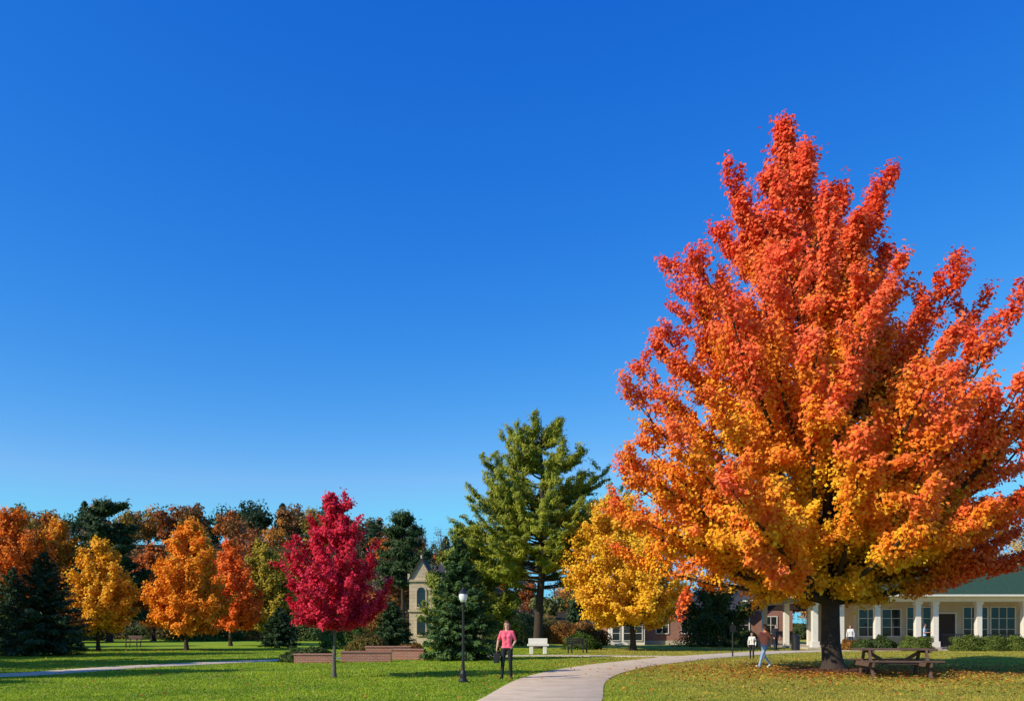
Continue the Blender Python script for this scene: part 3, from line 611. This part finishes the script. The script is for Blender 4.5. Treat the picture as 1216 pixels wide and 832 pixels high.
R=root('sign_post',wx(870,44),44); mb=MB(); mb.lathe([(.04,-.05),(.04,1.75),(.015,1.8)],sides=10); mb.box(-.16,.16,-.055,-.042,1.3,1.65,0); mb.obj('post',[M_black],R)
R=root('litter_bin',wx(933,57),55); mb=MB(); mb.lathe([(.24,0),(.27,.05),(.27,.85),(.30,.87),(.30,.93),(.2,1.02),(.1,1.06)],sides=16); mb.obj('drum',[M_black],R)

# ------------------------------------------------------------ people
def capsule(mbv,mbf,p0,r0,p1,r1):
    p0=np.array(p0,float);p1=np.array(p1,float); d=p1-p0; L=np.linalg.norm(d); d=d/L if L>1e-6 else np.array([0,0,1.])
    up=np.array([1.,0,0]) if abs(d[0])<.8 else np.array([0,1.,0]); a=np.cross(d,up); a/=np.linalg.norm(a); b_=np.cross(d,a)
    rings=[]
    for t in np.linspace(0,math.pi/2,5): rings.append((p0-d*r0*math.cos(t),r0*math.sin(t)))
    for t in np.linspace(0,math.pi/2,5): rings.append((p1+d*r1*math.sin(t),r1*math.cos(t)))
    S_=14; n=len(mbv)
    for c,r_ in rings:
        for k in range(S_):
            t=2*math.pi*k/S_; mbv.append(c+max(r_,1e-4)*(a*math.cos(t)+b_*math.sin(t)))
    for q in range(len(rings)-1):
        for k in range(S_): j=(k+1)%S_; mbf.append((n+q*S_+k,n+q*S_+j,n+(q+1)*S_+j,n+(q+1)*S_+k))
    mbf.append(tuple(n+k for k in range(S_))[::-1]); mbf.append(tuple(n+(len(rings)-1)*S_+k for k in range(S_)))
def person(name,x,y,rot,height,J,top,bottom,hair,shoe=(0.03,.03,.03),skin=(0.52,0.30,0.21),longhair=True,sleeve=0.45,bag=None,z=0):
    R=root(name,x,y,z,rot); R.scale=(height/1.72,)*3
    D=dict(hipL=(.09,0,.92),kneeL=(.10,-.02,.49),ankL=(.10,.02,.09),hipR=(-.09,0,.92),kneeR=(-.10,-.02,.49),ankR=(-.10,.02,.09),
           shL=(.165,0,1.40),elL=(.23,.03,1.13),wrL=(.23,-.06,.89),shR=(-.165,0,1.40),elR=(-.23,.03,1.13),wrR=(-.23,-.06,.89),toeL=(.12,-.13,.04),toeR=(-.12,-.13,.04))
    D.update(J); D={k:np.array(v,float) for k,v in D.items()}
    C=[]
    A=lambda p0,r0,p1,r1,m: C.append((np.array(p0,float),r0,np.array(p1,float),r1,m))
    A((-.075,.0,.93),.10,(.075,.0,.93),.10,2)
    for s in (-1,1):
        A((s*.06,0,.99),.092,(s*.055,0,1.10),.085,1); A((s*.055,0,1.10),.085,(s*.075,-.005,1.28),.10,1); A((s*.075,-.005,1.28),.10,(s*.10,.005,1.385),.065,1)
        A((s*.065,-.06,1.27),.055,(s*.065,-.06,1.26),.055,1)
    A((-.15,.0,1.40),.055,(.15,.0,1.40),.055,1); A((-.05,0,1.1),.09,(.05,0,1.1),.09,1)
    A((0,.01,1.40),.052,(0,-.005,1.53),.048,0)
    for S in 'LR':
        h,k,a,t=D['hip'+S],D['knee'+S],D['ank'+S],D['toe'+S]
        A(h,.095,k,.060,2); A(k,.060,a+np.array([0,0,.02]),.046,2)
        A(a+np.array([0,.015,-.045]),.040,t,.034,4); A(a,.038,a+np.array([0,.01,-.04]),.04,4)
        s,e,w_=D['sh'+S],D['el'+S],D['wr'+S]
        if sleeve>=.95: A(s,.055,e,.043,1); A(e,.043,e+(w_-e)*.92,.033,1); A(e+(w_-e)*.9,.025,w_,.024,0)
        else:
            q=s+(e-s)*.8; A(s,.056,q,.05,1); A(q,.040,e,.037,0); A(e,.037,w_,.024,0)
        d=(w_-e)/np.linalg.norm(w_-e); sg=1 if S=='L' else -1
        fwd=np.array([0,-1.,0]); fwd=fwd-d*np.dot(fwd,d); fwd/=max(np.linalg.norm(fwd),.1)
        inward=np.array([-sg,0,0.])
        for q in (-.5,0,.5): A(w_+d*.01,.017,w_+d*.075+fwd*q*.05,.014,0)
        for q,ln in ((-1.5,.055),(-.5,.068),(.5,.075),(1.5,.066)):
            b0=w_+d*.08+fwd*q*.021; b1=b0+d*ln*.5+inward*.006; b2=b1+d*ln*.4+inward*.02
            A(b0,.0095,b1,.0088,0); A(b1,.0088,b2,.0078,0)
        t0=w_+d*.03+fwd*.03; A(t0,.012,t0+d*.03+fwd*.022+inward*.01,.010,0); A(t0+d*.03+fwd*.022+inward*.01,.010,t0+d*.055+fwd*.028+inward*.02,.0085,0)
    A((0,.005,1.635),.083,(0,-.02,1.565),.060,0); A((0,-.035,1.545),.042,(0,-.04,1.535),.038,0)
    A((0,-.088,1.61),.010,(0,-.103,1.585),.013,0)
    for s in (-1,1): A((s*.083,.005,1.60),.014,(s*.083,.008,1.58),.010,0); A((s*.03,-.068,1.632),.016,(s*.035,-.066,1.632),.016,0)
    A((0,.022,1.645),.090,(0,.03,1.62),.088,3); A((0,-.035,1.69),.045,(0,0,1.70),.05,3)
    if longhair:
        for s in (-1,0,1): A((s*.05,.05,1.62),.06,(s*.06,.07,1.40),.045,3)
        for s in (-1,1): A((s*.075,.02,1.63),.03,(s*.085,.02,1.45),.028,3)
    vv=[];ff=[]
    for c in C: capsule(vv,ff,*c[:4])
    me=bpy.data.meshes.new('tmp'); me.from_pydata([tuple(v) for v in vv],[],ff); o=bpy.data.objects.new('tmp',me); COL.objects.link(o)
    md=o.modifiers.new('r','REMESH'); md.mode='VOXEL'; md.voxel_size=.0075; md.use_smooth_shade=True
    sm=o.modifiers.new('s','SMOOTH'); sm.iterations=3; sm.factor=.5
    dg=bpy.context.evaluated_depsgraph_get(); m2=bpy.data.meshes.new_from_object(o.evaluated_get(dg)); bpy.data.objects.remove(o)
    m2.name='body'; n=len(m2.polygons); ce=np.empty(n*3,dtype=np.float32); m2.polygons.foreach_get('center',ce); ce=ce.reshape(-1,3)
    best=np.full(n,9.); mi=np.zeros(n,dtype=np.int32)
    for p0,r0,p1,r1,m in C:
        d=p1-p0; t=np.clip(((ce-p0)@d)/max(d@d,1e-9),0,1); dist=np.linalg.norm(ce-p0-t[:,None]*d,axis=1)-(r0+(r1-r0)*t)
        k=dist<best; best[k]=dist[k]; mi[k]=m
    up=(mi==2)&(ce[:,2]>.93)&(np.abs(ce[:,0])<.19); mi[up]=1
    m2.materials.clear()
    for nm,c in (('skin',skin),('top_cloth',top),('trouser_cloth',bottom),('hair',hair),('shoe',shoe)): m2.materials.append(pmat(nm,c,.75,var=.18,scale=14,bump=.15 if nm!='skin' else 0))
    m2.polygons.foreach_set('material_index',mi); m2.polygons.foreach_set('use_smooth',np.ones(n,bool)); m2.update()
    link(bpy.data.objects.new('body',m2),R)
    mb=MB()
    for s in (-1,1): mb.beam((s*.032-.011,-.084,1.618),(s*.032+.011,-.084,1.618),.012,.010,0)
    for s in (-1,1): mb.beam((s*.032-.016,-.083,1.64),(s*.032+.016,-.083,1.64),.008,.005,2)
    mb.beam((-.022,-.083,1.555),(.022,-.083,1.555),.01,.009,1)
    mb.obj('face_features',[pmat('eye',(.03,.02,.02),.3),pmat('lips',(.4,.1,.1),.5),pmat('brow',hair,.8)],R)
    if bag is not None:
        bx,by,bz=bag; mb=MB(); mb.box(bx-.07,bx+.07,by-.16,by+.16,bz-.36,bz-.06,0)
        for s in (-.11,.11): mb.beam((bx,by+s,bz-.07),(bx,by+s*.25,bz+.02),.015,.02)
        mb.beam((bx,by-.04,bz+.015),(bx,by+.04,bz+.015),.015,.02); mb.obj('bag',[pmat('bag_leather',(.02,.02,.025),.5)],R,bevel=.02)
    return R
BLK=(.015,.015,.018)
person('woman_in_pink',wx(602,25.6),25.6,math.radians(-8),1.74,dict(kneeR=(-.12,-.05,.49),ankR=(-.14,-.04,.09),toeR=(-.17,-.19,.04),kneeL=(.11,-.02,.49),ankL=(.12,.05,.09),toeL=(.15,-.09,.04),
   elR=(-.27,.02,1.14),wrR=(-.30,-.04,.90),elL=(.25,.05,1.14),wrL=(.20,-.13,1.0)),(.85,.13,.20),BLK,(.13,.06,.03),bag=(-.305,-.05,.84),skin=(.6,.36,.25))
person('walking_woman',wx(908,32),32,math.radians(-62),1.66,dict(kneeL=(.09,-.22,.53),ankL=(.09,-.36,.12),toeL=(.10,-.52,.10),kneeR=(-.09,.05,.49),ankR=(-.09,.36,.16),toeR=(-.09,.25,.04),
   elL=(.23,.14,1.17),wrL=(.22,.10,.93),elR=(-.22,-.10,1.16),wrR=(-.18,-.30,1.08)),(.85,.25,.16),(.25,.36,.55),(.2,.08,.035),shoe=(.6,.6,.6))
person('child',wx(893,41),41,math.radians(-20),1.3,dict(kneeL=(.09,-.12,.5),ankL=(.09,-.14,.10),toeL=(.10,-.3,.05)),(.75,.7,.66),BLK,(.06,.03,.02),sleeve=1)
person('man_in_dark_jacket',wx(921,55),55,math.radians(30),1.72,{},(.03,.03,.04),(.02,.02,.03),(.03,.02,.02),longhair=False,sleeve=1)
person('man_in_blue_shirt',wx(1098,56.5),56.5,math.radians(60),1.78,dict(wrR=(-.15,-.28,1.15)),(.4,.52,.65),(.05,.06,.09),(.05,.03,.02),longhair=False)
person('woman_in_white',wx(1010,56.4),56.4,math.radians(-30),1.68,{},(.65,.63,.6),(.05,.05,.07),(.08,.04,.02),sleeve=1)
